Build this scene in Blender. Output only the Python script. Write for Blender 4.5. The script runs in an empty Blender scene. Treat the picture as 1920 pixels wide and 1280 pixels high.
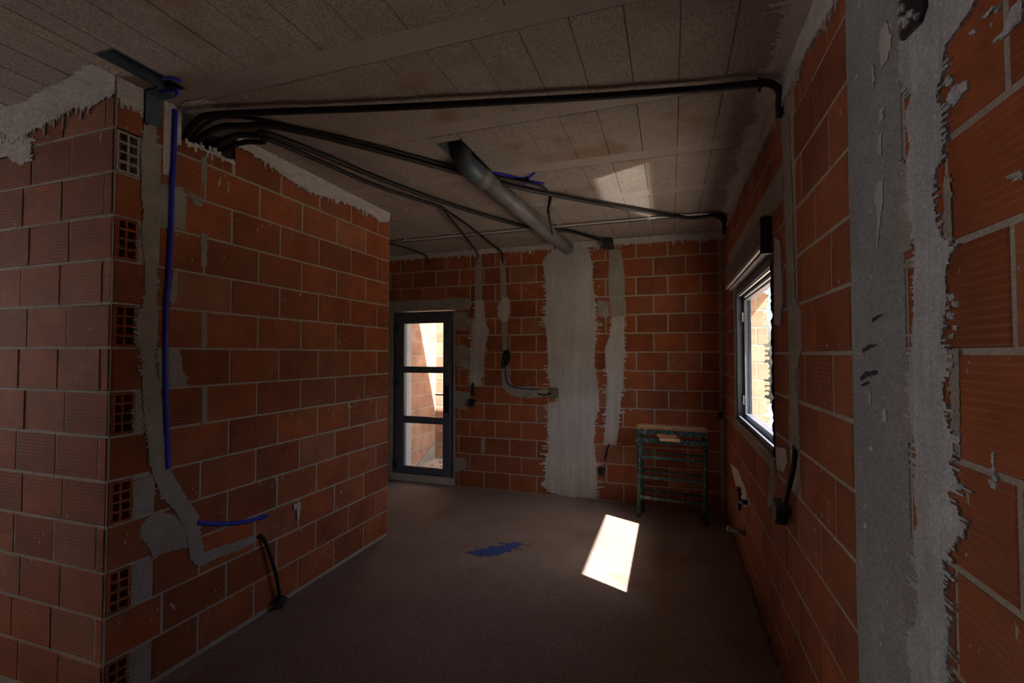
import bpy, bmesh, math, random
from math import radians as RAD, sin, cos, pi
from mathutils import Vector, Matrix
random.seed(7)
S = bpy.context.scene
COL = S.collection
# ------------------------------------------------------------------ camera, light, exposure
EYE = Vector((0, 0, 1.57)); FPX = 881.4; YAW = RAD(18.63); PIT = RAD(1.573)
cd = bpy.data.cameras.new('camera'); cam = bpy.data.objects.new('camera', cd); COL.objects.link(cam)
cd.sensor_width = 36; cd.lens = FPX / 1920 * 36; cd.clip_start = .02
cam.location = EYE; cam.rotation_euler = (pi / 2 + PIT, 0, YAW); S.camera = cam
S.view_settings.view_transform = 'Standard'; S.view_settings.look = 'None'
S.view_settings.gamma = 1; S.view_settings.use_curve_mapping = False
S.view_settings.exposure = -0.42
S.cycles.max_bounces = 10; S.cycles.diffuse_bounces = 6; S.cycles.transparent_max_bounces = 12
S.cycles.caustics_reflective = False; S.cycles.caustics_refractive = False
S.cycles.use_denoising = True; S.cycles.sample_clamp_indirect = 6

SUN_DIR = Vector((-.745, .375, -1)).normalized()
world = bpy.data.worlds.new('sky'); S.world = world; world.use_nodes = True
wn = world.node_tree.nodes; wl = world.node_tree.links
sky = wn.new('ShaderNodeTexSky'); sky.sky_type = 'NISHITA'; sky.sun_disc = False
sky.sun_elevation = RAD(50); sky.sun_rotation = math.atan2(.745, -.375); sky.air_density = 1.0; sky.dust_density = 3.0
bg = wn['Background']; bg.inputs[1].default_value = 0.62
wl.new(sky.outputs[0], bg.inputs[0])
sd = bpy.data.lights.new('sun', 'SUN'); sd.energy = 38; sd.angle = RAD(.53); sd.color = (1, .95, .87)
so = bpy.data.objects.new('sun', sd); COL.objects.link(so)
so.rotation_euler = SUN_DIR.to_track_quat('-Z', 'Y').to_euler(); so.location = (4, -2, 6)

def area(name, loc, d, sx, sy, e, portal=False, spread=None, col=(1, 1, 1)):
    a = bpy.data.lights.new(name, 'AREA'); a.shape = 'RECTANGLE'; a.size = sx; a.size_y = sy; a.energy = e; a.color = col
    if portal: a.cycles.is_portal = True
    if spread: a.spread = spread
    o = bpy.data.objects.new(name, a); COL.objects.link(o); o.location = loc
    o.rotation_euler = Vector(d).to_track_quat('-Z', 'Y').to_euler()
    return o
area('window_portal', (.66, 3.47, 1.55), (-1, 0, 0), 1.02, 1.54, 1, True)
area('door_portal', (-2.9, 5.40, 1.05), (0, -1, 0), .86, 2.1, 1, True)
area('side_portal', (-6.3, .42, 1.7), (1, 0, 0), 1.8, 1.84, 1, True)
# added area lamp outside, standing in for reflected sun thrown onto the ceiling
glint_lamp = area('added_glint_lamp', (1.796, 2.735, -.02), (-.745, .375, 1), .29, 1.25, 1.15, spread=RAD(1.2), col=(1, .93, .82))
_z = -Vector((-.745, .375, 1)).normalized(); _y = Vector((0, 1, 0)); _y = (_y - _z * _y.dot(_z)).normalized(); _x = _y.cross(_z)
glint_lamp.rotation_euler = Matrix((_x, _y, _z)).transposed().to_euler()

# ------------------------------------------------------------------ projection helpers (photo point -> point on a real plane)
def ray(x, y):
    u = (x - 960) / FPX; v = -(y - 640) / FPX
    fy = cos(PIT) - v * sin(PIT); fz = sin(PIT) + v * cos(PIT)
    return Vector((cos(YAW) * u - sin(YAW) * fy, sin(YAW) * u + cos(YAW) * fy, fz))
def onX(x, y, X): r = ray(x, y); return EYE + r * (X / r.x)
def onY(x, y, Y): r = ray(x, y); return EYE + r * (Y / r.y)
def onZ(x, y, Z): r = ray(x, y); return EYE + r * ((Z - EYE.z) / r.z)

XR, YB, XL, YN, ZC = .50, 5.158, -2.349, 1.403, 2.82
Y1 = 3.57                                    # far end of the left wall

# ------------------------------------------------------------------ materials
MATS = {}
def nodes(name):
    m = bpy.data.materials.new(name); m.use_nodes = True
    return m, m.node_tree.nodes, m.node_tree.links, m.node_tree.nodes['Principled BSDF']
def tex(N, L, scale, detail=4, rough=.6, vec=None, sc=None):
    t = N.new('ShaderNodeTexNoise'); t.inputs['Scale'].default_value = scale
    t.inputs['Detail'].default_value = detail; t.inputs['Roughness'].default_value = rough
    if vec:
        if sc:
            mp = N.new('ShaderNodeMapping'); mp.inputs['Scale'].default_value = sc; L.new(vec, mp.inputs[0]); vec = mp.outputs[0]
        L.new(vec, t.inputs['Vector'])
    return t
def ramp(N, L, inp, stops):
    r = N.new('ShaderNodeValToRGB'); L.new(inp, r.inputs[0])
    e = r.color_ramp.elements
    e[0].position, e[0].color = stops[0][0], (*stops[0][1], 1) if len(stops[0][1]) == 3 else stops[0][1]
    e[1].position, e[1].color = stops[1][0], (*stops[1][1], 1)
    for p, c in stops[2:]:
        q = e.new(p); q.color = (*c, 1)
    return r
def mix(N, L, fac, a, b, typ='MIX'):
    m = N.new('ShaderNodeMix'); m.data_type = 'RGBA'; m.blend_type = typ
    if hasattr(fac, 'is_linked') or hasattr(fac, 'links'): L.new(fac, m.inputs[0])
    else: m.inputs[0].default_value = fac
    for k, v in ((6, a), (7, b)):
        if isinstance(v, tuple): m.inputs[k].default_value = (*v, 1)
        else: L.new(v, m.inputs[k])
    return m.outputs[2]
def bump(N, L, h, bs, strength=.4, dist=.004):
    b = N.new('ShaderNodeBump'); b.inputs['Strength'].default_value = strength; b.inputs['Distance'].default_value = dist
    L.new(h, b.inputs['Height']); L.new(b.outputs[0], bs.inputs['Normal']); return b
def math_(N, L, op, a, b=None):
    m = N.new('ShaderNodeMath'); m.operation = op
    for k, v in ((0, a), (1, b)):
        if v is None: continue
        if isinstance(v, (int, float)): m.inputs[k].default_value = v
        else: L.new(v, m.inputs[k])
    return m.outputs[0]

def brick_mat(name, c1, c2, specks=.62):
    m, N, L, B = nodes(name)
    g = N.new('ShaderNodeNewGeometry'); P = g.outputs['Position']
    oi = N.new('ShaderNodeObjectInfo')
    base = ramp(N, L, oi.outputs['Random'], [(0, c1), (1, tuple(.5 * a + .5 * b for a, b in zip(c2, (.36, .20, .13)))), (.5, tuple(.5 * (a + b) * 1.05 for a, b in zip(c1, c2))), (.90, c2), (.25, tuple(.88 * a for a in c1))])
    n1 = tex(N, L, 5, 5, .65, P)
    r1 = ramp(N, L, n1.outputs[0], [(.3, (.62, .62, .62)), (.72, (1.15, 1.1, 1.05))])
    c = mix(N, L, 1, base.outputs[0], r1.outputs[0], 'MULTIPLY')
    # ridges pressed along the brick
    sp = N.new('ShaderNodeSeparateXYZ'); L.new(P, sp.inputs[0])
    w = math_(N, L, 'MULTIPLY', sp.outputs[2], 2 * pi / .0155)
    s = math_(N, L, 'SINE', w)
    s2 = math_(N, L, 'POWER', math_(N, L, 'ADD', math_(N, L, 'MULTIPLY', s, .5), .5), 5.0)
    # pale dust caught on the ridges
    n2 = tex(N, L, 3.2, 5, .7, P)
    dm = math_(N, L, 'MULTIPLY', s2, ramp(N, L, n2.outputs[0], [(.38, (0, 0, 0)), (.68, (.6, .6, .6))]).outputs[0])
    c = mix(N, L, dm, c, (.46, .24, .13))
    # splashes of mortar
    n3 = tex(N, L, 42, 3, .6, P, (1, 1, .5)); n4 = tex(N, L, 2.3, 2, .5, P)
    q = math_(N, L, 'ADD', n3.outputs[0], math_(N, L, 'MULTIPLY', n4.outputs[0], .25))
    sk = ramp(N, L, q, [(specks + .20, (0, 0, 0)), (specks + .225, (1, 1, 1))])
    c = mix(N, L, sk.outputs[0], c, (.50, .46, .42))
    n5 = tex(N, L, 1.3, 3, .5, P)
    haze = ramp(N, L, n5.outputs[0], [(.45, (0, 0, 0)), (.8, (.2, .2, .2))])
    c = mix(N, L, haze.outputs[0], c, (.30, .20, .15))
    L.new(c, B.inputs['Base Color']); B.inputs['Roughness'].default_value = .85
    h = math_(N, L, 'ADD', math_(N, L, 'MULTIPLY', s2, .6), math_(N, L, 'MULTIPLY', sk.outputs[0], 1.0))
    h = math_(N, L, 'ADD', h, math_(N, L, 'MULTIPLY', tex(N, L, 90, 3, .6, P).outputs[0], .5))
    bump(N, L, h, B, .7, .003)
    return m
MATS['brick'] = brick_mat('brick', (.33, .078, .022), (.43, .112, .033))
MATS['brick_out'] = brick_mat('brick_outdoors', (.50, .28, .19), (.60, .36, .25), .9)

def rough_mat(name, c1, c2, sc=6, fine=120, fines=.25, streak=None, bs=.5, bd=.003, rough=.9, spots=None, speck=None):
    m, N, L, B = nodes(name)
    P = N.new('ShaderNodeNewGeometry').outputs['Position']
    n = tex(N, L, sc, 6, .62, P)
    c = ramp(N, L, n.outputs[0], [(.3, c1), (.7, c2)]).outputs[0]
    f = tex(N, L, fine, 2, .5, P)
    c = mix(N, L, fines, c, ramp(N, L, f.outputs[0], [(.35, (.35, .35, .35)), (.65, (1.5, 1.5, 1.5))]).outputs[0], 'MULTIPLY')
    h = math_(N, L, 'ADD', math_(N, L, 'MULTIPLY', n.outputs[0], 1.5), f.outputs[0])
    if streak:
        t = tex(N, L, 1, 4, .7, P, streak)
        c = mix(N, L, .4, c, ramp(N, L, t.outputs[0], [(.35, (.6, .6, .62)), (.65, (1.25, 1.25, 1.25))]).outputs[0], 'MULTIPLY')
        h = math_(N, L, 'ADD', h, math_(N, L, 'MULTIPLY', t.outputs[0], 2.5))
    if spots:
        t = tex(N, L, spots[0], 3, .55, P)
        c = mix(N, L, ramp(N, L, t.outputs[0], [(spots[1], (0, 0, 0)), (spots[1] + .13, (.8, .8, .8))]).outputs[0], c, spots[2])
    if speck:
        t = tex(N, L, speck[0], 2, .5, P)
        c = mix(N, L, ramp(N, L, t.outputs[0], [(speck[1], (0, 0, 0)), (speck[1] + .02, (1, 1, 1))]).outputs[0], c, speck[2])
    L.new(c, B.inputs['Base Color']); B.inputs['Roughness'].default_value = rough
    bump(N, L, h, B, bs, bd)
    return m
MATS['mortar'] = rough_mat('mortar', (.36, .32, .27), (.50, .45, .38), 9, 160, .3)
MATS['mortar_patch'] = rough_mat('mortar_patch', (.29, .26, .225), (.43, .385, .335), 7, 140, .25, bs=.7, bd=.006)
MATS['plaster'] = rough_mat('plaster', (.50, .47, .44), (.62, .58, .54), 4, 180, .15, (14, 14, 1.2), .5, .004)
MATS['plaster_grey'] = rough_mat('grey_plaster', (.46, .475, .49), (.66, .675, .69), 7, 170, .3, (34, 34, 2.2), .8, .008, speck=(60, .70, (.72, .73, .75)))
MATS['smear'] = rough_mat('thin_plaster', (.56, .52, .50), (.70, .66, .63), 7, 150, .3, (26, 7, 30), .7, .005)
MATS['concrete'] = rough_mat('concrete', (.27, .275, .28), (.36, .365, .37), 5, 150, .35, speck=(24, .70, (.62, .64, .66)), bs=.35)
MATS['beam'] = rough_mat('beam_concrete', (.36, .30, .27), (.43, .36, .33), 4, 150, .12, bs=.2, bd=.001, speck=(28, .76, (.6, .57, .54)))
MATS['block'] = rough_mat('block_concrete', (.33, .27, .235), (.42, .35, .305), 3, 150, .5, bs=.45, bd=.0015, spots=(2.6, .60, (.27, .165, .095)))
MATS['floor'] = rough_mat('dusty_screed', (.21, .140, .115), (.31, .235, .205), 1.1, 60, .35, bs=.35, bd=.003, spots=(2.0, .58, (.21, .115, .08)), rough=.8)
MATS['earth'] = rough_mat('ground', (.42, .37, .30), (.56, .50, .42), 3, 40, .4)
MATS['soffit'] = rough_mat('soffit', (.5, .42, .34), (.58, .5, .42), 3, 60, .2)
MATS['bounce_white'] = rough_mat('reflector_white', (.66, .69, .73), (.74, .77, .81), 3, 60, .1)
def plain(name, c, rough=.5, metal=0, noise=.35, sc=30, b=.15):
    m, N, L, B = nodes(name)
    P = N.new('ShaderNodeNewGeometry').outputs['Position']
    n = tex(N, L, sc, 4, .6, P)
    col = ramp(N, L, n.outputs[0], [(.3, tuple(x * (1 - noise) for x in c)), (.7, tuple(min(1, x * (1 + noise)) for x in c))])
    L.new(col.outputs[0], B.inputs['Base Color']); B.inputs['Roughness'].default_value = rough; B.inputs['Metallic'].default_value = metal
    if b: bump(N, L, n.outputs[0], B, b, .002)
    MATS[name] = m; return m
plain('black_tube', (.010, .007, .007), .6)
plain('black_plastic', (.012, .013, .016), .4)
plain('dark_box', (.03, .038, .045), .5)
plain('grey_tube', (.62, .60, .58), .25, .1, .08)
plain('pvc_grey', (.20, .185, .185), .45, 0, .25, 7)
plain('blue_tube', (.03, .04, .50), .4, 0, .2)
plain('blue_chalk', (.045, .075, .27), .9, 0, .5, 60)
plain('frame', (.105, .118, .155), .35, 0, .15, 12, 0)
plain('frame_black', (.012, .013, .018), .3, 0, .1, 12, 0)
plain('metal_sheet', (.10, .13, .15), .5, .3, .3, 9)
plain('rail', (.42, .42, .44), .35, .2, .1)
plain('box_front', (.17, .135, .115), .7, 0, .3, 8)
plain('foam', (.02, .02, .02), .95, 0, .8, 90, 1)
plain('white_plastic', (.75, .74, .70), .5, 0, .05)
plain('red_plastic', (.35, .02, .012), .4, 0, .2)
plain('brass_dark', (.03, .025, .035), .4, .5, .3)
plain('wood', (.42, .20, .08), .7, 0, .3, 14)
plain('wood_light', (.60, .42, .24), .7, 0, .2, 14)
plain('dark_mark', (.035, .035, .04), .9, 0, .3)
plain('steel', (.3, .3, .3), .35, .8, .3)
m, N, L, B = nodes('green_paint')
P = N.new('ShaderNodeNewGeometry').outputs['Position']
t = tex(N, L, 38, 4, .6, P)
c = ramp(N, L, t.outputs[0], [(.56, (.018, .062, .058)), (.63, (.30, .27, .22)), (.75, (.20, .18, .14))])
L.new(c.outputs[0], B.inputs['Base Color']); B.inputs['Roughness'].default_value = .6; bump(N, L, t.outputs[0], B, .3, .002)
MATS['green'] = m
m, N, L, B = nodes('glass')
N.remove(B); out = N['Material Output']
tr = N.new('ShaderNodeBsdfTransparent'); tr.inputs[0].default_value = (.96, .97, .97, 1)
gl = N.new('ShaderNodeBsdfGlossy'); gl.inputs['Roughness'].default_value = .02
fr = N.new('ShaderNodeFresnel'); fr.inputs[0].default_value = 1.10
ge = N.new('ShaderNodeNewGeometry')
fac = math_(N, L, 'MULTIPLY', fr.outputs[0], math_(N, L, 'SUBTRACT', 1.0, ge.outputs['Backfacing']))
mx = N.new('ShaderNodeMixShader'); L.new(fac, mx.inputs[0]); L.new(tr.outputs[0], mx.inputs[1]); L.new(gl.outputs[0], mx.inputs[2]); L.new(mx.outputs[0], out.inputs[0])
MATS['glass'] = m

# ------------------------------------------------------------------ object helpers
def link(name, me, parent=None, loc=None, rot=None):
    o = bpy.data.objects.new(name, me); COL.objects.link(o)
    if parent: o.parent = parent
    if loc is not None: o.location = loc
    if rot is not None: o.rotation_euler = rot
    return o
def obj(name, bm, mat, parent=None, smooth=False, **kw):
    bmesh.ops.recalc_face_normals(bm, faces=bm.faces)
    me = bpy.data.meshes.new(name); bm.to_mesh(me); bm.free(); me.materials.append(MATS[mat])
    if smooth:
        for p in me.polygons: p.use_smooth = True
    o = link(name, me, parent)
    for k, v in kw.items(): o[k] = v
    return o
def thing(name, label, cat, loc=(0, 0, 0), group=None):
    o = bpy.data.objects.new(name, None); COL.objects.link(o); o.location = loc; o.empty_display_size = .1
    o['label'] = label; o['category'] = cat
    if group: o['group'] = group
    return o
def localize(parent):
    """children were built in world space: put them in the frame of the parent empty"""
    for ch in parent.children:
        if ch.type == 'MESH' and not ch.get('_l'):
            ch.data.transform(Matrix.Translation(-parent.location))
def struct(name):
    o = bpy.data.objects.new(name, None); COL.objects.link(o); o['kind'] = 'structure'; return o
def box(bm, x0, x1, y0, y1, z0, z1, M=None, bev=0):
    r = bmesh.ops.create_cube(bm, size=1)
    vs = r['verts']
    for v in vs:
        v.co = Vector(((x0 + x1) / 2 + v.co.x * (x1 - x0), (y0 + y1) / 2 + v.co.y * (y1 - y0), (z0 + z1) / 2 + v.co.z * (z1 - z0)))
    if bev:
        es = list({e for v in vs for e in v.link_edges})
        r = bmesh.ops.bevel(bm, geom=es, offset=bev, segments=2, affect='EDGES', profile=.6)
        vs = list({v for f in r['faces'] for v in f.verts} | {v for v in vs if v.is_valid})
    if M is not None:
        for v in vs: v.co = M @ v.co
    return bm
def B_(*a, **k): return box(bmesh.new(), *a, **k)
def smoothpath(pts, sub=6):
    P = [Vector(p) for p in pts]
    if len(P) < 3: return P
    Q = [P[0] * 2 - P[1]] + P + [P[-1] * 2 - P[-2]]; out = []
    for i in range(1, len(Q) - 2):
        a, b, c, d = Q[i - 1:i + 3]
        for k in range(sub):
            t = k / sub
            out.append(.5 * ((2 * b) + (c - a) * t + (2 * a - 5 * b + 4 * c - d) * t * t + (3 * b - a - 3 * c + d) * t ** 3))
    out.append(P[-1]); return out
def resample(P, step):
    out = [P[0]]; acc = 0
    for a, b in zip(P, P[1:]):
        l = (b - a).length
        if l < 1e-9: continue
        t = step - acc
        while t <= l:
            out.append(a.lerp(b, t / l)); t += step
        acc = (acc + l) % step
    if (out[-1] - P[-1]).length > 1e-4: out.append(P[-1])
    return out
def tube(bm, pts, r, n=10, sub=6, ribs=0, rib_h=.12):
    P = smoothpath(pts, sub) if sub else [Vector(p) for p in pts]
    if ribs: P = resample(P, ribs / 2)
    rings = []; up = None
    for i, p in enumerate(P):
        t = (P[min(i + 1, len(P) - 1)] - P[max(i - 1, 0)])
        if t.length < 1e-9: t = Vector((0, 0, 1))
        t.normalize()
        if up is None:
            up = t.orthogonal().normalized()
        else:
            up = (up - t * up.dot(t)); up = up.normalized() if up.length > 1e-6 else t.orthogonal().normalized()
        s = t.cross(up); rr = r * (1 - rib_h * (i % 2)) if ribs else r
        rings.append([bm.verts.new(p + (up * cos(2 * pi * k / n) + s * sin(2 * pi * k / n)) * rr) for k in range(n)])
    for a, b in zip(rings, rings[1:]):
        for k in range(n): bm.faces.new((a[k], a[(k + 1) % n], b[(k + 1) % n], b[k]))
    bm.faces.new(rings[0][::-1]); bm.faces.new(rings[-1]); return bm

# ------------------------------------------------------------------ wall frames: (a along, b up, d out of the face)
class Face:
    def __init__(s, kind, c): s.kind, s.c = kind, c
    def P(s, a, b, d=0):
        k, c = s.kind, s.c
        return Vector({'-x': (c - d, a, b), '+x': (c + d, a, b), '-y': (a, c - d, b), 'dn': (a, b, c - d), 'up': (a, b, c + d)}[k])
    def U(s, x, y):
        k = s.kind
        p = onX(x, y, s.c) if k[1] == 'x' else onY(x, y, s.c) if k == '-y' else onZ(x, y, s.c)
        return (p.y, p.z) if k[1] == 'x' else (p.x, p.z) if k == '-y' else (p.x, p.y)
    def frame(s):                                        # matrix mapping (a, d, b) local to world directions
        o = s.P(0, 0, 0); A = s.P(1, 0, 0) - o; D = s.P(0, 0, 1) - o; Bv = s.P(0, 1, 0) - o
        return Matrix((A, D, Bv)).transposed()
FR, FB, FL, FN = Face('-x', XR), Face('-y', YB), Face('+x', XL), Face('-y', YN)
FC, FF = Face('dn', ZC), Face('up', 0.)

_bc = {}
def brick_mesh(name, F, w, h, mat, dep=.03, prd=.0025):
    key = (F.kind, round(w, 3), round(h, 3), mat, dep, prd)
    if key in _bc: return _bc[key]
    w, h = key[1] / 2, key[2] / 2; c = .0025
    M = F.frame(); bm = bmesh.new()
    back = [(-w, -h), (w, -h), (w, h), (-w, h)]
    L0 = [bm.verts.new(M @ Vector((a, -dep, b))) for a, b in back]
    L1 = [bm.verts.new(M @ Vector((a, prd - c, b))) for a, b in back]
    L2 = [bm.verts.new(M @ Vector((a - math.copysign(c, a), prd, b - math.copysign(c, b)))) for a, b in back]
    for A, Bq in ((L0, L1), (L1, L2)):
        for k in range(4): bm.faces.new((A[k], A[(k + 1) % 4], Bq[(k + 1) % 4], Bq[k]))
    bm.faces.new(L2); bm.faces.new(L0[::-1])
    bmesh.ops.recalc_face_normals(bm, faces=bm.faces)
    me = bpy.data.meshes.new(name); bm.to_mesh(me); bm.free(); me.materials.append(MATS[mat]); _bc[key] = me
    return me
def subtract(rects, hole):
    out = []
    h0, h1, v0, v1 = hole
    for a0, a1, b0, b1 in rects:
        if a1 <= h0 or a0 >= h1 or b1 <= v0 or b0 >= v1: out.append((a0, a1, b0, b1)); continue
        if a0 < h0: out.append((a0, h0, b0, b1))
        if a1 > h1: out.append((h1, a1, b0, b1))
        m0, m1 = max(a0, h0), min(a1, h1)
        if b0 < v0: out.append((m0, m1, b0, v0))
        if b1 > v1: out.append((m0, m1, v1, b1))
    return out
def lay(F, parent, rows, holes=(), mat='brick', name='brick', jit=.0018, mj=.006):
    """rows: (b0, b1, [joint positions along a]) -> one brick object between each two joints"""
    for b0, b1, js in rows:
        js = sorted(js)
        for a0, a1 in zip(js, js[1:]):
            rc = [(a0 + mj, a1 - mj, b0 + mj, b1 - mj)]
            for h in holes: rc = subtract(rc, h)
            for r in rc:
                if r[1] - r[0] < .025 or r[3] - r[2] < .02: continue
                o = link(name, brick_mesh(name, F, r[1] - r[0], r[3] - r[2], mat), parent,
                         F.P((r[0] + r[1]) / 2, (r[2] + r[3]) / 2, random.uniform(-jit, jit)))
def joints(off, pitch, lo, hi):
    n = math.ceil((lo - off) / pitch); js = [lo]
    while off + n * pitch < hi - .03:
        q = off + n * pitch
        if q > lo + .03: js.append(q)
        n += 1
    return js + [hi]
def patch(F, pts, mat, parent, name='plaster_patch', th=.006, jag=.012, step=.007, raw=False, label=None, base=-.003, vert=False):
    """a skin of mortar or plaster dragged over a face: thin courses side by side whose ends run out raggedly.
    pts are photo points on the face (or face coordinates); vert=True runs the courses upright"""
    Q = [tuple(p) if raw else tuple(F.U(*p)) for p in pts]
    if vert: Q = [(q[1], q[0]) for q in Q]
    lo, hi = min(q[1] for q in Q), max(q[1] for q in Q); n = len(Q)
    step = min(step, (hi - lo) / 6)
    bm = bmesh.new(); t = lo; run = [random.uniform(.2, 1), random.uniform(.2, 1)]
    while t < hi - 1e-5:
        h = min(step * random.uniform(.6, 1.4), hi - t); m = t + h / 2; xs = []
        for i in range(n):
            (x0, y0), (x1, y1) = Q[i], Q[(i + 1) % n]
            if (y0 <= m) != (y1 <= m): xs.append(x0 + (x1 - x0) * (m - y0) / (y1 - y0))
        xs.sort()
        for x0, x1 in zip(xs[::2], xs[1::2]):
            for e in (0, 1):
                if random.random() < .10: run[e] = random.uniform(.1, 1.5)
            sp = [(random.random() ** 3.0 * jag * 2.6 - jag * .25) * run[e] + random.uniform(-.12, .12) * jag for e in (0, 1)]
            x0 -= sp[0]; x1 += sp[1]
            if x1 - x0 < .001: continue
            g = [(x0, t), (x1, t), (x1, t + h), (x0, t + h)]
            if vert: g = [(q[1], q[0]) for q in g]
            d = th
            T_ = [bm.verts.new(F.P(*q, d)) for q in g]; B2 = [bm.verts.new(F.P(*q, base)) for q in g]
            bm.faces.new(T_)
            for k in range(4): bm.faces.new((T_[k], B2[k], B2[(k + 1) % 4], T_[(k + 1) % 4]))
        t += h
    o = obj(name, bm, mat, parent)
    if label: o['label'] = label
    return o

# ------------------------------------------------------------------ RIGHT WALL
wr = struct('wall_right')
WY0, WY1, WZ0, WZ1 = 2.70, 4.25, 1.04, 2.10
T = .125
bm = bmesh.new()
box(bm, XR, XR + T, -3.5, WY0, -.1, ZC); box(bm, XR, XR + T, WY1, YB + .2, -.1, ZC)
box(bm, XR, XR + T, WY0, WY1, -.1, WZ0); box(bm, XR, XR + T, WY0, WY1, WZ1 + .02, ZC)
obj('mortar_bed', bm, 'mortar', wr)
z0 = 1.575
col0, col1 = FR.U(1702, 640)[0], FR.U(1600, 640)[0]
chan = (FR.U(1497, 640)[0], FR.U(1478, 640)[0])
rows = []
for k in range(-8, 7):
    b0, b1 = z0 + .2 * (k - 1), z0 + .2 * k
    if b1 < .03: continue
    b0 = max(b0, .0); b1 = min(b1, ZC - .01)
    off = 1.78 if k % 2 == 0 else 1.946
    rows.append((b0, b1, joints(off, .34, .25, YB - .002)))
winhole = (WY0 - .01, WY1 + .04, WZ0 - .055, 2.46)
lay(FR, wr, rows, [(col0, col1, -1, 4), (chan[0], chan[1], 1.0, 3), winhole, (2.42, 4.6, 2.29, 2.45)])
# concrete pillar cast into the wall
bm = B_(XR - .004, XR + .1, col0, col1, 0, ZC, bev=.004)
obj('concrete_pillar', bm, 'concrete', wr, label='grey concrete pillar between the bricks')
# marks on the pillar
for pts in ([(1640, 597), (1650, 590), (1662, 588), (1652, 595), (1640, 604)],
            [(1620, 655), (1632, 646), (1650, 645), (1638, 652), (1622, 661)],
            [(1616, 708), (1626, 697), (1648, 694), (1650, 701), (1630, 706), (1618, 714)],
            [(1616, 722), (1630, 715), (1636, 718), (1622, 724)]):
    patch(FR, pts, 'dark_mark', wr, 'dark_stroke', .0050, .0005, raw=False, base=.003)
for pts in ([(1652, 340), (1660, 338), (1661, 375), (1658, 400), (1655, 420), (1651, 465), (1648, 468), (1651, 420), (1648, 385), (1644, 362)],
            [(1655, 205), (1662, 200), (1660, 222), (1653, 232)], [(1652, 255), (1658, 250), (1658, 290), (1652, 288)],
            [(1658, 50), (1670, 40), (1676, 70), (1670, 110), (1658, 125), (1654, 90)],
            [(1640, 130), (1643, 120), (1645, 150), (1642, 165)], [(1660, 770), (1666, 768), (1668, 792), (1661, 790)],
            [(1634, 735), (1637, 733), (1638, 755), (1635, 756)]):
    patch(FR, pts, 'plaster', wr, 'plaster_drip', .0065, .004, .010, base=.003)
patch(FR, [(1466, 215), (1480, 215), (1488, 400), (1492, 560), (1503, 585), (1504, 655), (1494, 700), (1498, 760), (1501, 845), (1482, 840), (1481, 700), (1478, 560), (1473, 400)], 'mortar_patch', wr, 'mortar_channel', .004, .008)
patch(FR, [(2.43, 2.30), (2.43, 2.45), (4.55, 2.45), (4.55, 2.30)], 'mortar_patch', wr, 'lintel', .003, .003, raw=True, label='grey concrete lintel over the window')
patch(FR, [(1456, 445), (1466, 452), (1471, 560), (1465, 612), (1456, 606)], 'plaster', wr, 'plaster_patch', .009, .010)
patch(FR, [(1456, 838), (1476, 842), (1478, 868), (1470, 884), (1459, 880)], 'smear', wr, 'plaster_patch', .006, .012)
patch(FR, [(1447, 865), (1456, 872), (1452, 940), (1440, 955), (1444, 900)], 'mortar_patch', wr, 'mortar_patch', .004, .014)
patch(FR, [(1370, 868), (1384, 880), (1402, 925), (1408, 945), (1398, 950), (1382, 915)], 'smear', wr, 'plaster_patch', .004, .02)
patch(FR, [(2.70, .975), (2.70, 1.04), (4.30, 1.04), (4.30, .975)], 'mortar_patch', wr, 'mortar_sill_bed', .008, .004, raw=True)
# wide plaster strip by the camera
Lp = [(1700, -20), (1697, 60), (1692, 128), (1700, 160), (1716, 172), (1711, 200), (1704, 225), (1712, 258), (1715, 275), (1706, 300), (1706, 328), (1712, 360), (1710, 400), (1719, 425), (1724, 470), (1720, 520), (1721, 590), (1716, 640), (1712, 700), (1713, 760), (1717, 800), (1725, 855), (1721, 905), (1724, 950), (1729, 980), (1721, 1008), (1724, 1060), (1730, 1120), (1728, 1165), (1712, 1180), (1708, 1200), (1714, 1240), (1722, 1300)]
Rp = [(1788, 1300), (1784, 1240), (1789, 1190), (1782, 1130), (1780, 1080), (1776, 1050), (1794, 1055), (1786, 1035), (1800, 1022), (1808, 1006), (1820, 1012), (1815, 985), (1806, 960), (1797, 948), (1785, 925), (1815, 918), (1800, 890), (1790, 870), (1798, 850), (1796, 820), (1786, 800), (1780, 760), (1776, 720), (1787, 690), (1788, 660), (1772, 640), (1778, 600), (1784, 560), (1780, 515), (1788, 480), (1792, 455), (1774, 440), (1762, 400), (1758, 360), (1762, 325), (1772, 300), (1778, 270), (1774, 240), (1778, 205), (1766, 190), (1766, 165), (1778, 130), (1780, 85), (1806, 50), (1826, 20), (1850, -20)]
patch(FR, Lp + Rp, 'plaster_grey', wr, 'plaster_strip', .008, .012, step=.0045, label='broad grey plaster strip with a ragged rim')
for pts in ([(1697, 655), (1716, 650), (1714, 700), (1718, 780), (1716, 832), (1699, 830)], [(1689, 300), (1708, 305), (1714, 400), (1712, 465), (1694, 475), (1691, 400)],
            [(1698, 495), (1718, 490), (1720, 500), (1698, 505)], [(1689, 100), (1700, 120), (1698, 150), (1688, 150)], [(1699, 1010), (1728, 1010), (1728, 1170), (1701, 1165)],
            [(1786, 655), (1805, 655), (1807, 850), (1796, 862), (1790, 760)], [(1776, 330), (1788, 330), (1792, 455), (1776, 450)]):
    patch(FR, pts, 'mortar_patch', wr, 'mortar_patch', .0055, .004)
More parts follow.
